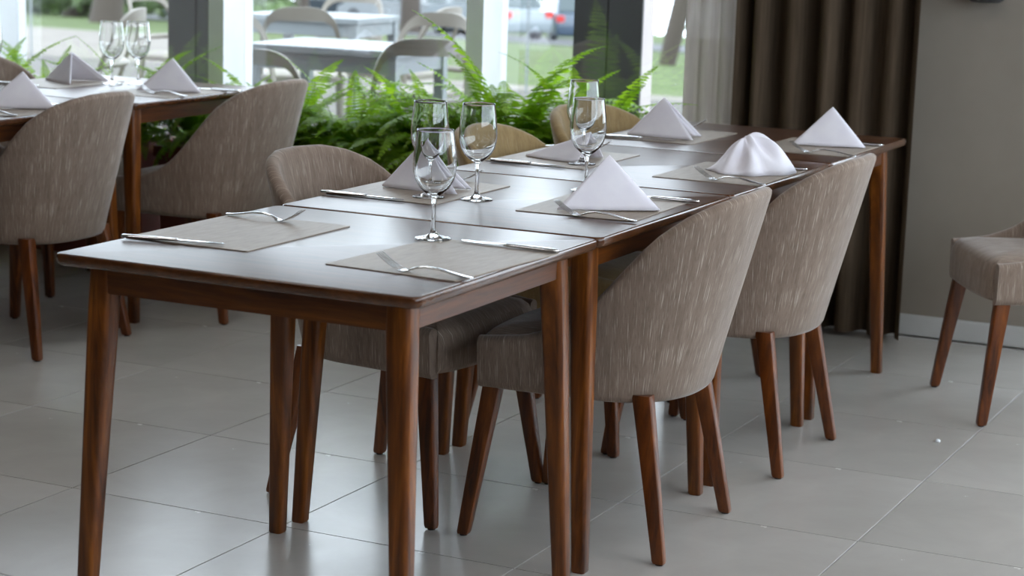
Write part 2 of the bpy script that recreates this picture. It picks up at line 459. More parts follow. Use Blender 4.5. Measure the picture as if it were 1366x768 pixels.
# ------------------------------------------------------------------ tables
TL, TW = 0.80, 0.795
def make_table(name):
    t = empty(name)
    hx, hy = TL / 2, TW / 2
    top = MB(); H = 0.75
    prof = [(0.007, H - 0.023), (0.002, H - 0.020), (0.0, H - 0.014), (0.0, H - 0.005), (0.001, H - 0.0022), (0.0025, H - 0.0007), (0.005, H)]
    top.ring_loft([rrect(0, 0, hx - a, hy - a, 0.018, z, 4) for a, z in prof])
    tp = top.build('table_top', 'wood_top', t, 50); tp.data.materials.append(MATS['wood_edge'])
    for p in tp.data.polygons:
        if abs(p.normal.z) < 0.97: p.material_index = 1
    for s in (-1, 1):
        MB().box(-hx + 0.085, hx - 0.085, s * (hy - 0.062) - 0.011, s * (hy - 0.062) + 0.011, 0.672, 0.727).build('apron', 'wood_apron_x', t, False, 0.002)
        MB().box(s * (hx - 0.062) - 0.011, s * (hx - 0.062) + 0.011, -hy + 0.085, hy - 0.085, 0.672, 0.727).build('apron', 'wood_apron_y', t, False, 0.002)
    for sx in (-1, 1):
        for sy in (-1, 1):
            mb = MB(); rings = []
            for q, z, w in ((0, 0.0, 0.0145), (0.02, 0.004, 0.0165), (0.45, 0.33, 0.021), (0.87, 0.645, 0.0255), (1, 0.727, 0.0255)):
                ins = 0.043 + (0.076 - 0.043) * q
                rings.append(rrect(sx * (hx - ins), sy * (hy - ins + 0.004), w, w, w * 0.45, z, 4))
            mb.ring_loft(rings); mb.build('leg', 'wood_leg', t, 40)
    return t
table0 = make_table('dining_table')
ROW = [(0.0, 0.0), (0.811, 0.0), (1.622, 0.0), (2.431, 0.0)]
TLAB = ['square walnut dining table nearest the camera, at the front end of the long row',
        'walnut dining table second in the long row, two wine glasses on its left half',
        'square walnut dining table third in the long row, with the slumped napkins',
        'square walnut dining table at the far end of the long row, beside the curtain']
LEFT = [(1.655, 2.39), (2.463, 2.39)]
LLAB = ['walnut dining table in the left group, cut off by the left edge of the frame',
        'walnut dining table in the left group, nearest the ferns, with two wine glasses']
first = True
for (x, y), lab, grp in [(a, b, 'tables of the long row') for a, b in zip(ROW, TLAB)] + [(a, b, 'tables of the left group') for a, b in zip(LEFT, LLAB)]:
    t = table0 if first else copy_tree(table0); first = False
    t.location = (x + TL / 2, y + TW / 2, 0); tag(t, lab, 'table', grp)

# ------------------------------------------------------------------ upholstered tub chairs
def interp(tab, q):
    if q <= tab[0][0]: return tab[0][1]
    for (a, va), (b, vb) in zip(tab, tab[1:]):
        if q <= b:
            f = (q - a) / (b - a)
            return va + (vb - va) * f
    return tab[-1][1]
HT = [(0, 0.824), (0.074, 0.821), (0.125, 0.806), (0.166, 0.780), (0.205, 0.742), (0.235, 0.702), (0.265, 0.660), (0.30, 0.615), (0.33, 0.582), (0.37, 0.543), (0.43, 0.506), (0.50, 0.482), (0.60, 0.470)]
def chair_path(n=26):
    half = []
    for k in range(40):
        ph = PI / 2 * k / 39
        half.append((0.232 * math.sin(ph) ** 0.82, -0.02 - 0.232 * max(math.cos(ph), 0) ** 0.82))
    half += [(0.232 + 0.006 * k / 12, -0.02 + 0.232 * k / 12) for k in range(1, 13)]
    L = [0]
    for a, b in zip(half, half[1:]): L.append(L[-1] + math.hypot(b[0] - a[0], b[1] - a[1]))
    pts = []
    for i in range(n + 1):
        s = L[-1] * i / n
        k = max(j for j in range(len(L) - 1) if L[j] <= s + 1e-9); f = (s - L[k]) / max(L[k + 1] - L[k], 1e-9); f = min(f, 1)
        pts.append((half[k][0] + (half[k + 1][0] - half[k][0]) * f, half[k][1] + (half[k + 1][1] - half[k][1]) * f, s))
    full = [(-x, y, -s) for x, y, s in pts[:0:-1]] + pts
    out = []
    for i, (x, y, s) in enumerate(full):
        a = full[max(i - 1, 0)]; b = full[min(i + 1, len(full) - 1)]
        tx, ty = b[0] - a[0], b[1] - a[1]; l = math.hypot(tx, ty)
        out.append((x, y, s, ty / l, -tx / l))          # outward normal
    return out
def make_chair(name):
    t = empty(name)
    path = chair_path()
    TH = 0.036
    rings = []; uvs = []
    for (x, y, s, nx, ny) in path:
        h = interp(HT, abs(s))
        wb = max(0.0, -ny)
        fl = 0.07 + 0.19 * wb ** 1.2
        def P(z, off):
            k = max(z - 0.36, -0.02)
            return Vector((x + nx * (off + fl * k), y + ny * (off + fl * k), z))
        prof = [P(0.352, -0.03), P(0.350, -0.014), P(0.354, -0.005), P(0.366, 0.0)]
        vv = [0.32, 0.335, 0.345, 0.362]
        N = 12
        for k in range(1, N + 1):
            z = 0.366 + (h - 0.014 - 0.366) * k / N; prof.append(P(z, 0.0)); vv.append(z)
        for a in (30, 65, 100, 140):
            ar = math.radians(a); prof.append(P(h - 0.014 + 0.015 * math.sin(ar), -TH / 2 + TH / 2 * math.cos(ar))); vv.append(h + 0.01 * a / 60)
        zi = max(h - 0.02, 0.44)
        for k in range(0, 7):
            z = zi + (0.41 - zi) * k / 6; prof.append(P(z, -TH)); vv.append(h + 0.04 + (zi - z))
        rings.append(prof); uvs.append([(s, v) for v in vv])
    n = len(rings[0]); mb = MB()
    for rg in rings: mb.v += [tuple(p) for p in rg]
    fuv = []
    for i in range(len(rings) - 1):
        for j in range(n - 1):
            mb.f.append((i * n + j, (i + 1) * n + j, (i + 1) * n + j + 1, i * n + j + 1))
    mb.f.append(tuple(range(n))); mb.f.append(tuple((len(rings) - 1) * n + j for j in range(n))[::-1])
    me = bpy.data.meshes.new('backrest_shell'); me.from_pydata(mb.v, [], mb.f)
    ul = me.uv_layers.new(name='UVMap'); flat = [q for row in uvs for q in row]
    for p in me.polygons:
        for li in p.loop_indices: ul.data[li].uv = flat[me.loops[li].vertex_index]
    bm = bmesh.new(); bm.from_mesh(me); bmesh.ops.recalc_face_normals(bm, faces=bm.faces); bm.to_mesh(me); bm.free()
    link('backrest', me, 'tweed', t, 60)
    # seat
    ol = [(x - nx * 0.024, y - ny * 0.024) for (x, y, s, nx, ny) in path]
    fr = []
    for k in range(1, 12):
        f = k / 12; x = 0.212 * (1 - 2 * f); fr.append((x, 0.222 + 0.018 * (1 - (x / 0.212) ** 2) ** 0.6))
    fr = [(0.216, 0.219)] + fr + [(-0.216, 0.219)]
    ol = ol + fr
    cx, cy = 0.0, 0.02
    mb = MB(); rs = []
    for z, sc in ((0.368, 0.80), (0.358, 0.93), (0.362, 0.985), (0.372, 1.0), (0.425, 1.0), (0.448, 0.985), (0.464, 0.955), (0.477, 0.89), (0.488, 0.72), (0.494, 0.42), (0.496, 0.12)):
        rs.append([Vector((cx + (x - cx) * sc, cy + (y - cy) * sc, z)) for x, y in ol])
    mb.ring_loft(rs)
    me = mb.mesh('seat')
    ul = me.uv_layers.new(name='UVMap')
    for p in me.polygons:
        nz = abs(p.normal.z)
        for li in p.loop_indices:
            c = me.vertices[me.loops[li].vertex_index].co
            ul.data[li].uv = (c.x, c.y) if nz > 0.6 else ((c.x + c.y * 0.8), c.z)
    link('seat', me, 'tweed', t, 60)
    for sx in (-1, 1):
        for (tx, ty, fx, fy) in ((0.188, -0.172, 0.230, -0.243), (0.205, 0.182, 0.246, 0.232)):
            mb = MB(); rg = []
            for q, z, w in ((0, 0.004, 0.0125), (0.02, 0.010, 0.0145), (0.5, 0.19, 0.0185), (1, 0.372, 0.0225)):
                rg.append(rrect(sx * (fx + (tx - fx) * q), fy + (ty - fy) * q, w * 0.85, w, w * 0.3, z, 2))
            mb.ring_loft(rg); lg = mb.build('leg', 'wood_chair_leg', t, 40)
            MB().lathe([(0, 0), (0.009, 0), (0.009, 0.006), (0, 0.006)], 12, (sx * fx, fy, 0)).build('glide', 'rubber', lg)
    return t
chair0 = make_chair('dining_chair')
CH = [(1.213, 0.155, 1.5, 'taupe tweed tub chair tucked under the second table, nearest chair on the right side', 'chairs along the right of the long row'),
      (2.045, 0.150, 0.0, 'taupe tweed tub chair on the right side of the third table, beyond the nearest one', 'chairs along the right of the long row'),
      (1.225, 0.672, 174.8, 'taupe tweed tub chair on the left side of the second table, facing right', 'chairs along the left of the long row'),
      (2.03, 0.575, 178.0, 'tan tub chair left of the third table, its back behind the wine glasses', 'chairs along the left of the long row'),
      (2.74, 0.62, 166.0, 'tan tub chair left of the far end table, before the ferns', 'chairs along the left of the long row'),
      (2.995, -0.497, 30.0, 'taupe tub chair pulled out by the grey wall, half cut off by the right edge', None),
      (2.09, 2.565, 0.0, 'taupe tweed tub chair at the left edge, its back to the camera', 'chairs of the left group'),
      (2.88, 2.405, 0.0, 'taupe tweed tub chair of the left group with its back before the ferns, right-hand one', 'chairs of the left group'),
      (2.95, 3.17, 180.0, 'tub chair beyond the left table, its top showing behind the wine glass stems', 'chairs of the left group'),
      (2.13, 3.17, 180.0, 'tub chair beyond the left table, its top rim just inside the left frame edge', 'chairs of the left group')]
for i, (x, y, a, lab, grp) in enumerate(CH):
    c = chair0 if i == 0 else copy_tree(chair0)
    c.location = (x, y, 0); c.rotation_euler = (0, 0, math.radians(a)); tag(c, lab, 'chair', grp)
    if i in (3, 4):
        for ch in c.children:
            if ch.name.split('.')[0] in ('seat', 'backrest'):
                ch.data = ch.data.copy(); ch.data.materials[0] = MATS['tweed_tan']

# ------------------------------------------------------------------ place settings
ZT = 0.7502
matb = MB(); matb.ring_loft([rrect(0, 0, 0.2, 0.145, 0.004, 0, 2), rrect(0, 0, 0.2, 0.145, 0.004, 0.0016, 2), rrect(0, 0, 0.1992, 0.1442, 0.004, 0.0022, 2)])
mat_me = matb.mesh('placemat'); mat_me.materials.append(MATS['placemat_taupe'])
def strip(secs, n=8):
    rings = []
    for (x, y, z, w, th) in secs:
        rings.append([Vector((x + w * math.cos(a), y, z + th * math.sin(a))) for a in [2 * PI * k / n for k in range(n)]])
    return rings
def fork_mesh():
    mb = MB()
    # handle from y=-0.1 to neck, arched; bowl; four tines curving up
    H = [(-0.100, 0.0035, 0.004, 0.0015), (-0.098, 0.0034, 0.0085, 0.0018), (-0.085, 0.0038, 0.0098, 0.002), (-0.06, 0.0075, 0.0085, 0.0021), (-0.03, 0.0125, 0.0062, 0.0022), (0.0, 0.0135, 0.0045, 0.0023), (0.018, 0.0105, 0.0038, 0.0023), (0.030, 0.0065, 0.0055, 0.002), (0.034, 0.0042, 0.0100, 0.0014), (0.041, 0.003, 0.0132, 0.001), (0.048, 0.0033, 0.0140, 0.0009), (0.052, 0.0040, 0.0138, 0.0009)]
    mb.ring_loft(strip([(0, y, z, w, th) for y, z, w, th in H], 10))
    for k in range(4):
        x = -0.0111 + 0.0074 * k
        mb.ring_loft(strip([(x * q, y, z, w, 0.0009) for y, z, w, q in ((0.050, 0.0038, 0.0029, 1), (0.064, 0.0085, 0.0027, 1), (0.080, 0.0170, 0.0023, 1.0), (0.096, 0.0275, 0.0016, 1.0), (0.101, 0.0310, 0.0007, 1.0))], 6))
    me = mb.mesh('fork'); me.materials.append(MATS['polished_steel'])
    for p in me.polygons: p.use_smooth = True
    return me
fork_me = fork_mesh()
def knife_meshes():
    h = MB(); h.ring_loft(strip([(0, y, 0.0045, w, th) for y, w, th in ((-0.110, 0.004, 0.002), (-0.107, 0.0085, 0.0038), (-0.09, 0.0095, 0.0042), (-0.05, 0.0085, 0.004), (-0.01, 0.0062, 0.0036), (0.005, 0.0058, 0.0034), (0.010, 0.0075, 0.003))], 12))
    b = MB(); rings = []
    for y, x0, x1, th in ((0.008, -0.006, 0.006, 0.0014), (0.025, -0.0085, 0.0065, 0.0012), (0.06, -0.0095, 0.007, 0.0011), (0.09, -0.009, 0.007, 0.001), (0.105, -0.006, 0.0066, 0.0008), (0.113, 0.002, 0.006, 0.0006)):
        rings.append([Vector((x0, y, 0.0042)), Vector(((x0 + x1) / 2, y, 0.0042 - th)), Vector((x1, y, 0.0042 - th)), Vector((x1, y, 0.0042 + th)), Vector(((x0 + x1) / 2, y, 0.0042 + th))])
    b.ring_loft(rings)
    out = []
    for m_, nm in ((h, 'handle'), (b, 'blade')):
        me = m_.mesh(nm); me.materials.append(MATS['polished_steel'])
        for p in me.polygons: p.use_smooth = (nm == 'handle')
        out.append(me)
    return out
knife_me = knife_meshes()
def obj(name, me, loc, rz=0.0, parent=None):
    o = bpy.data.objects.new(name, me); COL.objects.link(o); o.location = loc; o.rotation_euler = (0, 0, rz)
    if parent: o.parent = parent
    return o
def add_fork(x, y, a, z, lab, tilt=0.0):
    o = obj('fork', fork_me, (x, y, z), math.radians(a)); tag(o, lab, 'fork', 'steel dinner forks')
def add_knife(x, y, a, z, lab):
    t = empty('table_knife', (x, y, z), math.radians(a)); tag(t, lab, 'knife', 'steel table knives')
    obj('handle', knife_me[0], (0, 0, 0), 0, t); obj('blade', knife_me[1], (0, 0, 0), 0, t)
def add_mat(x, y, a, lab):
    o = obj('placemat', mat_me, (x, y, ZT), math.radians(a)); tag(o, lab, 'placemat', 'taupe placemats')
ZM = ZT + 0.0023
# (mat centre, mat angle), fork centre+angle, knife centre+angle; angle 0 = diner at -y looking +y
SET = [
 ('front table, right side', (0.385, 0.148, -4), (0.205, 0.095, -2), (0.573, 0.100, -2)),
 ('front table, left side', (0.425, 0.645, 180), (0.585, 0.690, 176), (0.232, 0.680, 191)),
 ('second table, right side', (1.255, 0.180, 2), (1.050, 0.118, -3), (1.418, 0.122, 0)),
 ('second table, left side', (1.215, 0.650, 180), (1.425, 0.690, 178), (1.013, 0.695, 181)),
 ('third table, right side', (2.015, 0.148, 0), (1.835, 0.085, -8), (2.190, 0.105, 2)),
 ('third table, left side', (2.032, 0.640, 180), (2.235, 0.690, 180), (1.826, 0.655, 180)),
 ('far end table, right side', (2.790, 0.150, 0), (2.600, 0.078, -3), (2.925, 0.105, 0)),
 ('far end table, left side', (2.785, 0.620, 180), (3.000, 0.690, 180), (2.602, 0.650, 187)),
 ('left group, near side of the right-hand table', (2.870, 2.545, 0), (2.750, 2.480, -4), (3.012, 2.450, 0)),
 ('left group, near side of the left-hand table', (2.060, 2.545, 0), (1.870, 2.500, 0), (2.205, 2.500, 0)),
 ('left group, far side of the right-hand table', (2.880, 3.030, 180), (3.055, 3.080, 178), (2.690, 3.080, 182)),
]
for nm, mt, fk, kn in SET:
    add_mat(mt[0], mt[1], mt[2], 'taupe placemat on the ' + nm)
    add_fork(fk[0], fk[1], fk[2], ZM, 'polished steel fork on the ' + nm)
    add_knife(kn[0], kn[1], kn[2], ZM, 'polished steel knife on the ' + nm)

# wine glasses
def glass_mesh():
    mb = MB()
    outer = [(0, 0), (0.033, 0), (0.0345, 0.0012), (0.033, 0.0026), (0.024, 0.0042), (0.012, 0.007), (0.006, 0.012), (0.0042, 0.02), (0.0037, 0.04), (0.0037, 0.062), (0.0045, 0.072), (0.008, 0.0785), (0.018, 0.0855), (0.0285, 0.0955), (0.036, 0.109), (0.0395, 0.124), (0.0402, 0.138), (0.0388, 0.160), (0.0362, 0.182), (0.0342, 0.1975), (0.0339, 0.2002)]
    inner = [(0.0336, 0.2008), (0.0332, 0.2008), (0.0329, 0.2002), (0.0331, 0.1975), (0.0350, 0.182), (0.0376, 0.160), (0.0390, 0.138), (0.0383, 0.124), (0.0348, 0.110), (0.0272, 0.097), (0.0165, 0.0875), (0.007, 0.083), (0, 0.082)]
    mb.lathe([(a * 1.12, b * 1.125) for a, b in outer + inner], 40)
    me = mb.mesh('wine_glass'); me.materials.append(MATS['clear_glass'])
    for p in me.polygons: p.use_smooth = True
    return me
glass_me = glass_mesh()
for x, y, z, lab in [(0.576, 0.276, ZM, 'wine glass on the front table, nearest the camera'),
                  (1.110, 0.572, ZM, 'wine glass on the second table standing before the folded napkin'),
                  (1.158, 0.470, ZT, 'wine glass on the second table, right of the one before the napkin'),
                  (1.449, 0.318, ZM, 'wine glass behind the upright napkin of the second table'),
                  (1.925, 0.540, ZM, 'wine glass on the third table beside the slumped napkin'),
                  (2.969, 2.860, ZT, 'wine glass on the left group, left one of the pair'),
                  (3.045, 2.800, ZT, 'wine glass on the left group, right one of the pair'),
                  (2.600, 3.110, ZT, 'wine glass cut off by the left frame edge')]:
    tag(obj('wine_glass', glass_me, (x, y, z)), lab, 'wine glass', 'clear wine glasses')

# napkins: a folded square standing on its open edges, the fold as a sloping ridge
def napkin(V, axis, alpha, b, lab, hscale=1.0, puff=0.006, noise=0.0, seed=1, lean=0.0, layers=2, apex=None, cap=None):
    rnd = random.Random(seed)
    a = math.radians(alpha); ax = math.radians(axis)
    mm = b / (2 * math.cos(a)); h = math.sqrt(max(b * b / 2 - mm * mm, 1e-4)) * hscale
    A = Vector((mm, lean, h)) if apex is None else Vector((apex[0], lean, apex[1])); V0 = Vector((0, 0, 0))
    root = empty('napkin', (V[0], V[1], ZM + 0.0005), ax)
    tag(root, lab, 'napkin', 'folded white napkins')
    N = 12; ph = [rnd.uniform(0, 6.28) for _ in range(4)]
    for li in range(layers):
        sc = 1.0 - 0.055 * li; off = 0.0055 * li
        mb = MB(); th = 0.0042
        idx = {}
        rows = []
        # strip across: from near end E1 over ridge to far end E2, parameter s in [-1,1]; height rows follow the open edge
        M = 16
        for ti in range(N + 1):
            t = ti / N                     # 0 at the table, 1 at the apex
            row = []
            for si in range(-M, M + 1):
                s = si / M; sg = 1 if s >= 0 else -1; q = abs(s)
                E = Vector((b * math.cos(a) * sc, sg * (b * math.sin(a) - off), 0))
                base = V0.lerp(E, q); apex = V0.lerp(A * sc, 1.0)
                # point on triangle V-E-A : go along the row from ridge point to hypotenuse point
                R = V0.lerp(A * sc, t); Q = E.lerp(A * sc, t)
                p = R.lerp(Q, q)
                bul = puff * math.sin(PI * min(q, 1)) * (1 - t) ** 0.5
                rr = 0.010 * (1 - min(q / 0.12, 1)) ** 2 * (1 - t)
                p = p + Vector((rr, sg * (bul + 0.004 * min(q * 8, 1) * (1 - t * 0.6)), 0))
                if noise:
                    p.z *= 1 + 0.25 * noise * math.sin(9 * s + ph[0]) ; p.y += noise * 0.014 * math.sin(7 * s + 5 * t + ph[1]); p.x += noise * 0.010 * math.sin(8 * t + 4 * s + ph[2])
                    p.z = max(p.z, 0.0)
                if cap: p.z = cap * (1 - math.exp(-p.z / cap * 1.25)) * 1.12
                row.append(p)
            rows.append(row)
        n = 2 * M + 1
        for row in rows: mb.v += [tuple(p) for p in row]
        for i in range(N):
            for j in range(n - 1):
                mb.f.append((i * n + j, i * n + j + 1, (i + 1) * n + j + 1, (i + 1) * n + j))
        me = bpy.data.meshes.new('napkin_layer'); me.from_pydata(mb.v, [], mb.f)
        bm = bmesh.new(); bm.from_mesh(me); bmesh.ops.remove_doubles(bm, verts=bm.verts, dist=0.0004)
        bmesh.ops.recalc_face_normals(bm, faces=bm.faces); bm.to_mesh(me); bm.free()
        o = link('outer_layer' if li == 0 else 'inner_layer', me, 'napkin_linen', root, 'all')
        sm = o.modifiers.new('thickness', 'SOLIDIFY'); sm.thickness = th; sm.offset = 0
        o.location = (0, 0, 0.002)
    return root
napkin((1.238, 0.030), 97, 25, 0.245, 'upright white napkin on the second table, right side, in front of the others', 1.08, seed=2)
napkin((1.196, 0.755), 279, 13, 0.225, 'upright white napkin on the second table, left side, behind wine glasses', 1.05, seed=3)
napkin((2.835, 0.012), 90, 15, 0.225, 'upright white napkin on the far end table before the curtain', 1.04, seed=4)
napkin((2.694, 0.738), 279, 14, 0.235, 'upright white napkin on the far end table, left side, before the ferns', 1.02, seed=5)
napkin((2.895, 2.415), 95, 17, 0.235, 'upright white napkin on the left group, near side, by the chair back', 1.0, seed=6)
napkin((2.105, 2.425), 100, 19, 0.235, 'upright white napkin on the left group, leftmost at the frame edge', 1.0, seed=7)
napkin((2.930, 3.135), 268, 26, 0.235, 'white napkin on the left group, far side, its open folds facing the camera', 1.0, seed=8)
napkin((1.990, 0.750), 276, 20, 0.225, 'slumped white napkin on the third table, left side, lying low', 1, 0.010, 0.12, seed=9, apex=(0.20, 0.070))
def crumpled_napkin(x, y, axis, lab):
    NR, NA = 14, 56; H = 0.096
    mb = MB(); rows = []
    for i in range(NR + 1):
        rr = i / NR; row = []
        for k in range(NA):
            th = 2 * PI * k / NA; c, s_ = math.cos(th), math.sin(th)
            ext = (0.122 if c > 0 else 0.112) * abs(c) ** 2 + 0.085 * s_ ** 2 + 0.008 * math.sin(3 * th + 1.0) + 0.006 * math.sin(7 * th)
            conv = 0.5 + 0.5 * c                                   # bulging toward the diner, a long tail the other way
            z1 = (1 - rr ** 2.2) ** 0.9; z2 = (1 - rr) ** 1.25
            z = H * (conv * z1 + (1 - conv) * z2)
            z *= 1 - 0.06 * math.exp(-(rr / 0.12) ** 2)
            z += 0.011 * math.sin(5 * th + 0.7 + 2.5 * rr) * 4 * rr * (1 - rr) + 0.006 * math.sin(9 * th - 3 * rr) * rr * (1 - rr) * 4
            px = ext * rr * c - 0.012 * (1 - rr); py = ext * rr * s_ + 0.006 * math.sin(6 * rr + th)
            row.append(Vector((px, py, max(z, 0.0) + 0.0035 * (1 if rr < 1 else 0.2))))
        rows.append(row)
    mb.ring_loft(rows[::-1], True, True)
    me = mb.mesh('napkin')
    o = link('napkin', me, 'napkin_linen', None, 'all'); o.location = (x, y, ZM + 0.0003); o.rotation_euler = (0, 0, math.radians(axis))
    tag(o, lab, 'napkin', 'folded white napkins')
crumpled_napkin(2.068, 0.118, -62, 'crumpled white napkin on the third table, right side, its peak rounded')

# ------------------------------------------------------------------ planters and ferns
def planter(y0, y1, lab):
    t = empty('planter_box', (3.61, (y0 + y1) / 2, 0)); tag(t, lab, 'planter', 'terracotta red planter boxes')
    hy = (y1 - y0) / 2; hx = 0.13
    mb = MB()
    rg = [(0.0, -0.012), (0.43, 0.0), (0.43, 0.012), (0.47, 0.012), (0.47, -0.02), (0.38, -0.022)]
    mb.ring_loft([rrect(0, 0, hx + o_, hy + o_, 0.01, z, 2) for z, o_ in rg], True, False)
    mb.build('box', 'terracotta', t, False)
    MB().ring_loft([rrect(0, 0, hx - 0.022, hy - 0.022, 0.01, 0.40, 2), rrect(0, 0, hx - 0.022, hy - 0.022, 0.01, 0.43, 2)]).build('soil', 'soil', t)
planter(1.02, 1.98, 'red brown planter box on the floor behind the long row of tables')
planter(2.04, 3.03, 'red brown planter box on the floor behind the left group')
planter(3.11, 4.10, 'red brown planter box at the left end under the ferns')

def frond_mesh(L, bend, seed):
    rnd = random.Random(seed); mb = MB()
    n = 34; pts = []; ang = 0.0; p = Vector((0, 0, 0)); st = L / n
    for i in range(n + 1):
        pts.append(p.copy()); t = i / n
        a = math.radians(88) - bend * (t ** 1.35)
        p = p + Vector((math.cos(a), 0.0, math.sin(a))) * st
    sway = rnd.uniform(-0.04, 0.04)
    for i, q in enumerate(pts): q.y += sway * (i / n) ** 2
    mb.tube(pts[::4] + [pts[-1]] if (n % 4) else pts[::4], [0.0022 * (1 - 0.8 * k / (len(pts[::4]))) + 0.0003 for k in range(len(pts[::4]) + (1 if n % 4 else 0))], 4)
    for i in range(3, n):
        t = i / n
        prof = min(1.0, (t - 0.04) / 0.16) * (1 - max(0, (t - 0.45) / 0.55) ** 1.5)
        pl = 0.058 * (L / 0.5) ** 0.5 * prof + 0.004
        T = (pts[i + 1] - pts[i - 1]).normalized(); N = T.cross(Vector((0, 1, 0))).normalized()
        for sg in (-1, 1):
            w = st * 0.46
            dirv = (Vector((0, sg, 0)) + T * rnd.uniform(0.15, 0.4) - N * rnd.uniform(-0.05, 0.35) * 0.0).normalized()
            dz = Vector((0, 0, -1)) * rnd.uniform(0.1, 0.35) * pl
            base = pts[i] + Vector((0, 0, 0))
            tip = base + dirv * pl + dz
            mid = base + dirv * pl * 0.45 + dz * 0.3
            b = len(mb.v)
            mb.v += [tuple(base - T * w * 0.55), tuple(mid - T * w + N * 0.001), tuple(tip), tuple(mid + T * w * 0.8 + N * 0.001), tuple(base + T * w * 0.55)]
            mb.f += [(b, b + 1, b + 3, b + 4), (b + 1, b + 2, b + 3)]
    me = bpy.data.meshes.new('frond'); me.from_pydata(mb.v, [], mb.f); me.materials.append(MATS['fern_green'])
    return me
FR = [frond_mesh(L, bd, i) for i, (L, bd) in enumerate([(0.62, 1.3), (0.55, 1.9), (0.5, 0.9), (0.58, 2.3), (0.45, 1.6), (0.42, 2.5), (0.66, 1.0), (0.52, 2.0)])]
FERN = [(1.26, 0.92, 'behind the far end table napkin'), (1.56, 1.12, 'before the dark pillar on the right'), (1.88, 0.8, 'at the foot of the middle mullion'),
        (2.20, 0.76, 'left of the middle mullion'), (2.54, 0.84, 'in the middle of the planter row'), (2.86, 0.78, 'right of the left mullion'), (3.24, 0.82, 'before the left pillar'),
        (3.62, 0.72, 'behind the pair of wine glasses'), (3.98, 0.82, 'at the far left frame edge')]
for fi, (y, sc, lab) in enumerate(FERN):
    rnd = random.Random(100 + fi)
    root = empty('fern', (3.60, y, 0.44)); tag(root, 'green feathery fern ' + lab, 'fern', 'ferns in the planter row')
    for k in range(84):
        az = 2 * PI * (k * 0.381966) + rnd.uniform(-0.3, 0.3)
        if math.cos(az) > 0.35: az += PI * 0.6 * (1 if math.sin(az) > 0 else -1)      # keep clear of the glass
        lv = k / 84
        o = bpy.data.objects.new('frond', FR[rnd.randrange(8)]); COL.objects.link(o); o.parent = root
        rr = rnd.uniform(0.0, 0.06)
        o.location = (rr * math.cos(az), rr * math.sin(az) * 1.5, rnd.uniform(-0.01, 0.01))
        tilt = rnd.uniform(0.15, 0.95) if k % 4 else rnd.uniform(0.0, 0.25)
        o.rotation_euler = (rnd.uniform(-0.15, 0.15), tilt, az)
        s = sc * rnd.uniform(0.7, 1.1) ; o.scale = (s, s, s)

# ------------------------------------------------------------------ outdoor furniture
def out_table(x, y, lx, ly, lab, rz=0):
    t = empty('outdoor_table', (x, y, -0.02), math.radians(rz)); tag(t, lab, 'table', 'white outdoor tables')
    H = 0.77
    mb = MB(); mb.ring_loft([rrect(0, 0, lx / 2, ly / 2, 0.01, H - 0.03, 2), rrect(0, 0, lx / 2, ly / 2, 0.01, H, 2)]); mb.build('table_top', 'outdoor_white', t)
    for s in (-1, 1):
        MB().box(-lx / 2 + 0.05, lx / 2 - 0.05, s * (ly / 2 - 0.03) - 0.01, s * (ly / 2 - 0.03) + 0.01, H - 0.11, H - 0.03).build('apron', 'outdoor_white', t)
        MB().box(s * (lx / 2 - 0.03) - 0.01, s * (lx / 2 - 0.03) + 0.01, -ly / 2 + 0.05, ly / 2 - 0.05, H - 0.11, H - 0.03).build('apron', 'outdoor_white', t)
        for s2 in (-1, 1):
            MB().box(s * (lx / 2 - 0.035) - 0.025, s * (lx / 2 - 0.035) + 0.025, s2 * (ly / 2 - 0.035) - 0.025, s2 * (ly / 2 - 0.035) + 0.025, 0, H - 0.03).build('leg', 'outdoor_white', t)
out_table(5.50, 3.35, 0.62, 0.80, 'white square outdoor table nearest the window', 4)
out_table(7.62, 4.78, 0.60, 0.78, 'white outdoor table farther out, behind the nearest one', 4)
out_table(5.28, 5.78, 0.62, 0.8, 'white outdoor table at the far left beyond the glass', 4)
def make_out_chair():
    t = empty('outdoor_chair')
    # back hoop: flat bent band, deepest at the top
    rings = []
    n = 28
    for i in range(n + 1):
        a = PI * i / n
        x = -0.205 * math.copysign(abs(math.cos(a)) ** 0.6, math.cos(a)); z = 0.44 + 0.36 * (math.sin(a) ** 0.55 if 0 < i < n else 0)
        bow = 0.05 * (x / 0.205) ** 2; y = -0.21 + bow - 0.12 * (z - 0.44) / 0.36
        hgt = 0.013 + 0.030 * max(0, math.sin(a)) ** 4
        cx_, cz_ = math.cos(a), math.sin(a)
        nrm = Vector((-cx_ * 0.6 if True else 0, 0, cz_)).normalized()
        c = Vector((x, y, z)); dn = Vector((0, 1, 0))
        rings.append([c + dn * 0.009, c + dn * 0.009 - nrm * hgt * 1.6, c - dn * 0.009 - nrm * hgt * 1.6, c - dn * 0.009])
    MB().ring_loft(rings).build('back_hoop', 'outdoor_beige', t, 50)
    MB().tube([(-0.19 + 0.38 * k / 8, -0.22 + 0.05 * (2 * k / 8 - 1) ** 2 - 0.02, 0.54) for k in range(9)], 0.016, 6).build('back_rail', 'outdoor_beige', t, True)
    MB().ring_loft([rrect(0, 0.0, 0.2 + o_, 0.2 + o_, 0.08, z, 4) for z, o_ in ((0.425, 0.0), (0.43, 0.012), (0.45, 0.012), (0.458, 0.0))]).build('seat', 'outdoor_seat', t, 40)
    for sx in (-1, 1):
        MB().tube([(sx * 0.185, 0.16, 0.43), (sx * 0.20, 0.19, 0.0)], [0.016, 0.012], 8).build('leg', 'outdoor_beige', t, True)
        MB().tube([(sx * 0.205, -0.155, 0.46), (sx * 0.205, -0.20, 0.0)], [0.016, 0.012], 8).build('leg', 'outdoor_beige', t, True)
    return t
oc0 = make_out_chair()
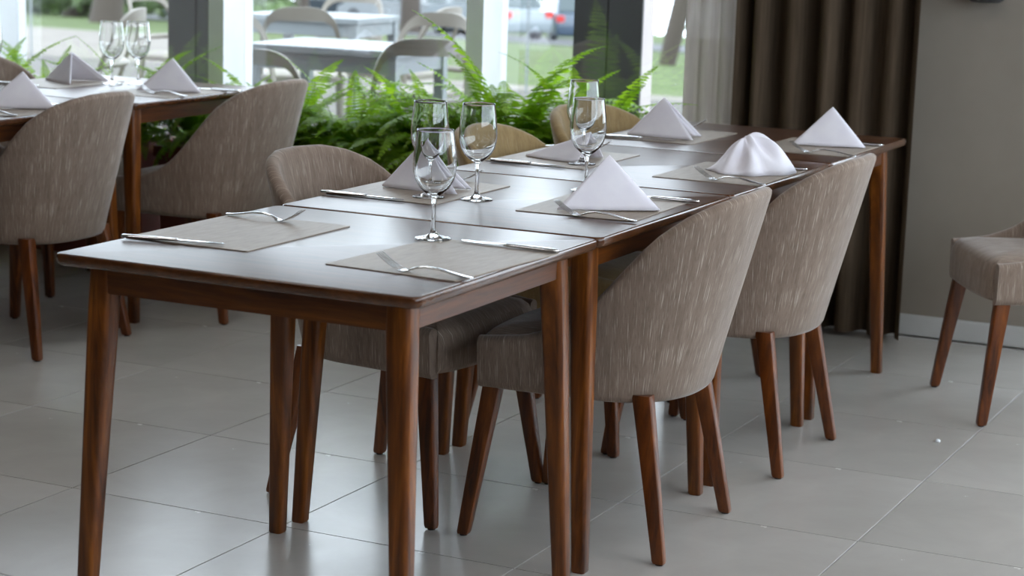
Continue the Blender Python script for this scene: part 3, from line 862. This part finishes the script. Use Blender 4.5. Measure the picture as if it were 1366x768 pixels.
OC = [(4.98, 2.70, -55, 'beige hoop-backed outdoor chair right of the nearest white table, largest outdoors'),
      (5.75, 4.05, 150, 'pale hoop-backed outdoor chair on the left of the nearest white table'),
      (4.86, 3.33, -80, 'shaded hoop-backed outdoor chair between the ferns and the nearest white table'),
      (6.72, 4.36, -60, 'hoop-backed outdoor chair before the farther white table'),
      (8.15, 4.98, 100, 'hoop-backed outdoor chair behind the farther white table'),
      (7.25, 4.05, 0, 'hoop-backed outdoor chair seen edge-on, right of the farther white table'),
      (6.30, 3.42, 95, 'hoop-backed outdoor chair just behind the nearest white table'),
      (5.45, 4.95, 20, 'hoop-backed outdoor chair at the far left outside'),
      (7.35, 5.55, 180, 'hoop-backed outdoor chair left of the farther white table')]
for i, (x, y, a, lab) in enumerate(OC):
    c = oc0 if i == 0 else copy_tree(oc0)
    c.location = (x, y, -0.02); c.rotation_euler = (0, 0, math.radians(a)); k_ = 1.0 if i == 2 else 1.1; c.scale = (k_, k_, k_); tag(c, lab, 'chair', 'outdoor hoop-backed chairs')
# bollard and slim posts
t = empty('bollard_light', (8.2, 2.95, -0.02)); tag(t, 'short dark bollard light with white cap on the terrace', 'bollard')
MB().lathe([(0, 0), (0.05, 0), (0.05, 0.40), (0, 0.40)], 16).build('body', 'steel_dark', t, True)
MB().lathe([(0, 0.40), (0.055, 0.40), (0.055, 0.50), (0.04, 0.515), (0, 0.515)], 16).build('cap', 'outdoor_white', t, True)
for x, y, lab in [(11.6, 5.28, 'slim white post at the terrace edge, centre'), (11.6, 3.35, 'slim white post at the terrace edge near the sheer curtain'), (11.6, 3.18, 'slim white post at the terrace edge, right-hand one of two'), (11.6, 10.15, 'slim white post at the terrace edge, far left')]:
    tag(MB().tube([(x, y, -0.02), (x, y, 1.2), (x, y, 2.6)], [0.010, 0.009, 0.008], 8).build('slim_post', 'outdoor_white'), lab, 'post', 'slim white posts')

# ------------------------------------------------------------------ trees, shrubs, cars
def leaf_cloud(mb, c, R, n, rnd, size):
    for _ in range(n):
        v = Vector((rnd.gauss(0, 1), rnd.gauss(0, 1), rnd.gauss(0, 1))).normalized() * rnd.uniform(0.55, 1.0)
        p = Vector(c) + Vector((v.x * R[0], v.y * R[1], v.z * R[2]))
        a = Vector((rnd.gauss(0, 1), rnd.gauss(0, 1), rnd.gauss(0, 1))).normalized(); b = a.orthogonal().normalized()
        s = size * rnd.uniform(0.6, 1.3); k = len(mb.v)
        mb.v += [tuple(p - a * s), tuple(p + b * s * 0.5), tuple(p + a * s), tuple(p - b * s * 0.5)]
        mb.f.append((k, k + 1, k + 2, k + 3))
def tree(x, y, rad, lab, lean=(0, 0), seed=0, fl=1.5):
    rnd = random.Random(seed); z0 = slope_z(x)
    t = empty('tree', (x, y, z0)); tag(t, lab, 'tree', 'park trees')
    pts = [Vector((0, 0, -0.3)), Vector((0, 0, 0.0)), Vector((lean[0] * 0.1, lean[1] * 0.1, 0.5)), Vector((lean[0] * 0.4, lean[1] * 0.4, 2.0)), Vector((lean[0], lean[1], 4.5)), Vector((lean[0] * 1.2, lean[1] * 1.2, 11.5)), Vector((lean[0] * 1.3, lean[1] * 1.3, 15.5))]
    MB().tube(pts, [rad * fl, rad * (fl * 0.5 + 0.5), rad * 1.05, rad * 0.95, rad * 0.8, rad * 0.6, rad * 0.2], 12).build('trunk', 'bark', t, True)
    for k in range(4):
        a = k * PI / 2 + 0.4; b = pts[5]
        MB().tube([b, b + Vector((math.cos(a) * 0.9, math.sin(a) * 0.9, 1.2)), b + Vector((math.cos(a) * 2.0, math.sin(a) * 2.0, 2.6))], [rad * 0.5, rad * 0.35, rad * 0.12], 6).build('branch', 'bark', t, True)
    mb = MB()
    for k in range(7):
        a = k * 0.9
        leaf_cloud(mb, pts[5] + Vector((math.cos(a) * 1.8, math.sin(a) * 1.8, 2.4 + 0.5 * k * 0.6)), (1.3, 1.3, 0.9), 150, rnd, 0.13)
    me = bpy.data.meshes.new('crown'); me.from_pydata(mb.v, [], mb.f)
    tag(link('crown', me, 'tree_leaf', t), kind='stuff')
tree(48.0, 26.1, 0.27, 'thick park tree trunk left of the white car', (0.2, 0.2), 1)
tree(26.75, 10.04, 0.14, 'slender leaning tree on the lawn near the sheer curtain', (0.4, -0.9), 2, 0.9)
tree(39.24, 30.88, 0.30, 'dark tree trunk far left on the lawn, left one of a pair', (0.2, 0.6), 3)
tree(32.61, 25.03, 0.30, 'dark tree trunk far left on the lawn, right one of a pair', (0.3, -0.5), 4)
tree(52.0, 26.5, 0.20, 'park tree trunk just left of the middle mullion', (0, 0.2), 5)
tree(60.0, 37.0, 0.25, 'park tree trunk behind the farther outdoor table', (0.3, 0.3), 6)
tree(58.0, 33.6, 0.35, 'broad park tree between the parked dark car and the white car', (0.5, 0.9), 8)
def shrub(x, y, R, lab, seed, n=900):
    rnd = random.Random(seed)
    t = empty('shrub', (x, y, slope_z(x))); tag(t, lab, 'shrub', 'shrubs beyond the lawn')
    mb = MB()
    for k in range(5):
        leaf_cloud(mb, (rnd.uniform(-.5, .5) * R[0], rnd.uniform(-.6, .6) * R[1], R[2] * rnd.uniform(0.4, 0.65)), (R[0] * 0.6, R[1] * 0.5, R[2] * 0.5), n // 5, rnd, 0.16)
    me = bpy.data.meshes.new('foliage'); me.from_pydata(mb.v, [], mb.f)
    tag(link('foliage', me, 'shrub_leaf', t), kind='stuff')
    MB().tube([(0, 0, -0.1), (0, 0, R[2] * 0.5), (0.1, 0.1, R[2] * 0.8)], [0.08, 0.06, 0.02], 6).build('stem', 'bark', t, True)
k = 0
for x, y, R, lab in [(44, 37.5, (2.5, 4, 1.6), 'leafy shrub left of the twin trunks'), (42, 34, (2, 2.5, 1.2), 'leafy shrub behind the twin trunks'), (40, 29.6, (2, 3, 1.3), 'leafy shrub right of the twin trunks'), (46, 31.0, (2, 3, 1.8), 'leafy shrub before the left pillar'),
                     (37, 31.5, (1.2, 2.0, .7), 'low shrub at the foot of the twin trunks'), (33.5, 22.2, (1.0, 1.2, .6), 'low dark shrub beside the left pillar'),
                     (76, 36, (3, 7, 3.2), 'tall hedge shrub behind the silver car'), (78, 47, (3, 7, 3.2), 'tall hedge shrub behind the dark car'), (74, 25, (3, 7, 3.0), 'tall hedge shrub behind the blue car'), (80, 58, (3, 8, 3.2), 'tall hedge shrub left of the outdoor tables'), (66, 16.5, (3, 6, 2.6), 'tall hedge shrub behind the leaning tree'), (62, 50, (3, 6, 3.0), 'tall hedge shrub in the left distance'), (56, 44, (3, 5, 2.6), 'broad shrub in the left distance before the hedge')]:
    shrub(x, y, R, lab, 50 + k, 1500); k += 1

def make_car(x, y, rz, paint, lab):
    t = empty('car', (x, y, slope_z(x) + 0.02), math.radians(rz)); tag(t, lab, 'car', 'cars parked along the road')
    # heading +x, length 4.2, width 1.7
    body = [(-2.08, 0.28), (-2.12, 0.55), (-2.05, 0.86), (-1.75, 0.92), (1.0, 0.92), (1.75, 0.80), (2.08, 0.62), (2.12, 0.30), (1.75, 0.22), (-1.8, 0.22)]
    mb = MB(); mb.ring_loft([[Vector((px * q, yy, pz)) for px, pz in body] for yy, q in ((-0.83, 0.98), (-0.78, 1.0), (0.78, 1.0), (0.83, 0.98))]); mb.build('body', paint, t, 30)
    cab = [(-1.72, 0.90), (-1.35, 1.38), (-0.95, 1.46), (0.05, 1.46), (0.45, 1.36), (1.12, 0.90)]
    mb = MB(); mb.ring_loft([[Vector((px * (1 if pz < 1 else 0.97), yy * (1 if pz < 1 else 0.84), pz)) for px, pz in cab] for yy in (-0.76, 0.76)]); mb.build('cabin', paint, t, 30)
    for s in (-1, 1):
        for w in ([(-1.45, 0.94), (-1.18, 1.34), (-0.42, 1.38), (-0.42, 0.94)], [(-0.36, 0.94), (-0.36, 1.38), (0.02, 1.38), (0.36, 1.28), (0.86, 0.94)]):
            mb = MB(); mb.ring_loft([[Vector((px, s * ((0.76 - (pz - 0.9) * 0.265) + e), pz)) for px, pz in w] for e in (0.002, 0.014)]); mb.build('side_window', 'car_glass', t)
    mb = MB(); mb.ring_loft([[Vector((-1.68 - e, yy, 0.95)) if zz else Vector((-1.36 - e, yy * 0.86, 1.36)) for yy, zz in ((-0.68, 1), (0.68, 1), (0.68, 0), (-0.68, 0))] for e in (0.0, 0.03)]); mb.build('rear_window', 'car_glass', t)
    mb = MB(); mb.ring_loft([[Vector((1.06 + e, yy, 0.95)) if zz else Vector((0.46 + e, yy * 0.86, 1.36)) for yy, zz in ((-0.68, 1), (0.68, 1), (0.68, 0), (-0.68, 0))] for e in (0.0, 0.03)]); mb.build('windshield', 'car_glass', t)
    for s in (-1, 1):
        MB().box(-2.13, -1.95, s * 0.7 - 0.12, s * 0.7 + 0.12, 0.66, 0.84).build('tail_light', 'tail_red', t, False, 0.02)
        MB().box(1.98, 2.12, s * 0.62 - 0.14, s * 0.62 + 0.14, 0.56, 0.68).build('headlight', 'outdoor_white', t, False, 0.02)
        for wx in (-1.3, 1.32):
            mb = MB(); mb.ring_loft([[Vector((wx + rr * math.cos(a), s * 0.76 + e, 0.31 + rr * math.sin(a))) for a in [2 * PI * q / 20 for q in range(20)]] for e, rr in ((-0.09, 0.29), (-0.08, 0.31), (0.08, 0.31), (0.09, 0.29))]); w = mb.build('wheel', 'rubber', t, 30)
            mb = MB(); mb.ring_loft([[Vector((wx + 0.19 * math.cos(a), s * 0.76 + e, 0.31 + 0.19 * math.sin(a))) for a in [2 * PI * q / 16 for q in range(16)]] for e in (-0.1, 0.1)]); mb.build('hub', 'car_silver', w)
make_car(53.2, 29.2, 75, 'car_white', 'white parked car right of the thick tree trunk')
make_car(50.4, 24.9, 60, 'car_silver', 'silver parked car partly hidden by the middle mullion')
make_car(54.0, 23.9, 35, 'car_blue', 'blue grey parked car left of the dark pillar')
make_car(70.5, 41.8, 95, 'car_black', 'dark parked car behind the farther outdoor table')
make_car(60.5, 41.2, 100, 'car_white', 'white parked car left of the farther outdoor table')

pb = MB(); pb.ring_loft([rrect(0, 0, 0.008 * q, 0.006 * q, 0.003, z, 2) for q, z in ((1, 0.0), (1.1, 0.003), (0.6, 0.007))])
o = pb.build('paper_scrap', 'frame_white', None, 40); o.location = (2.419, -0.356, 0.0); tag(o, 'tiny white paper scrap lying on the floor near the wall chair', 'scrap')
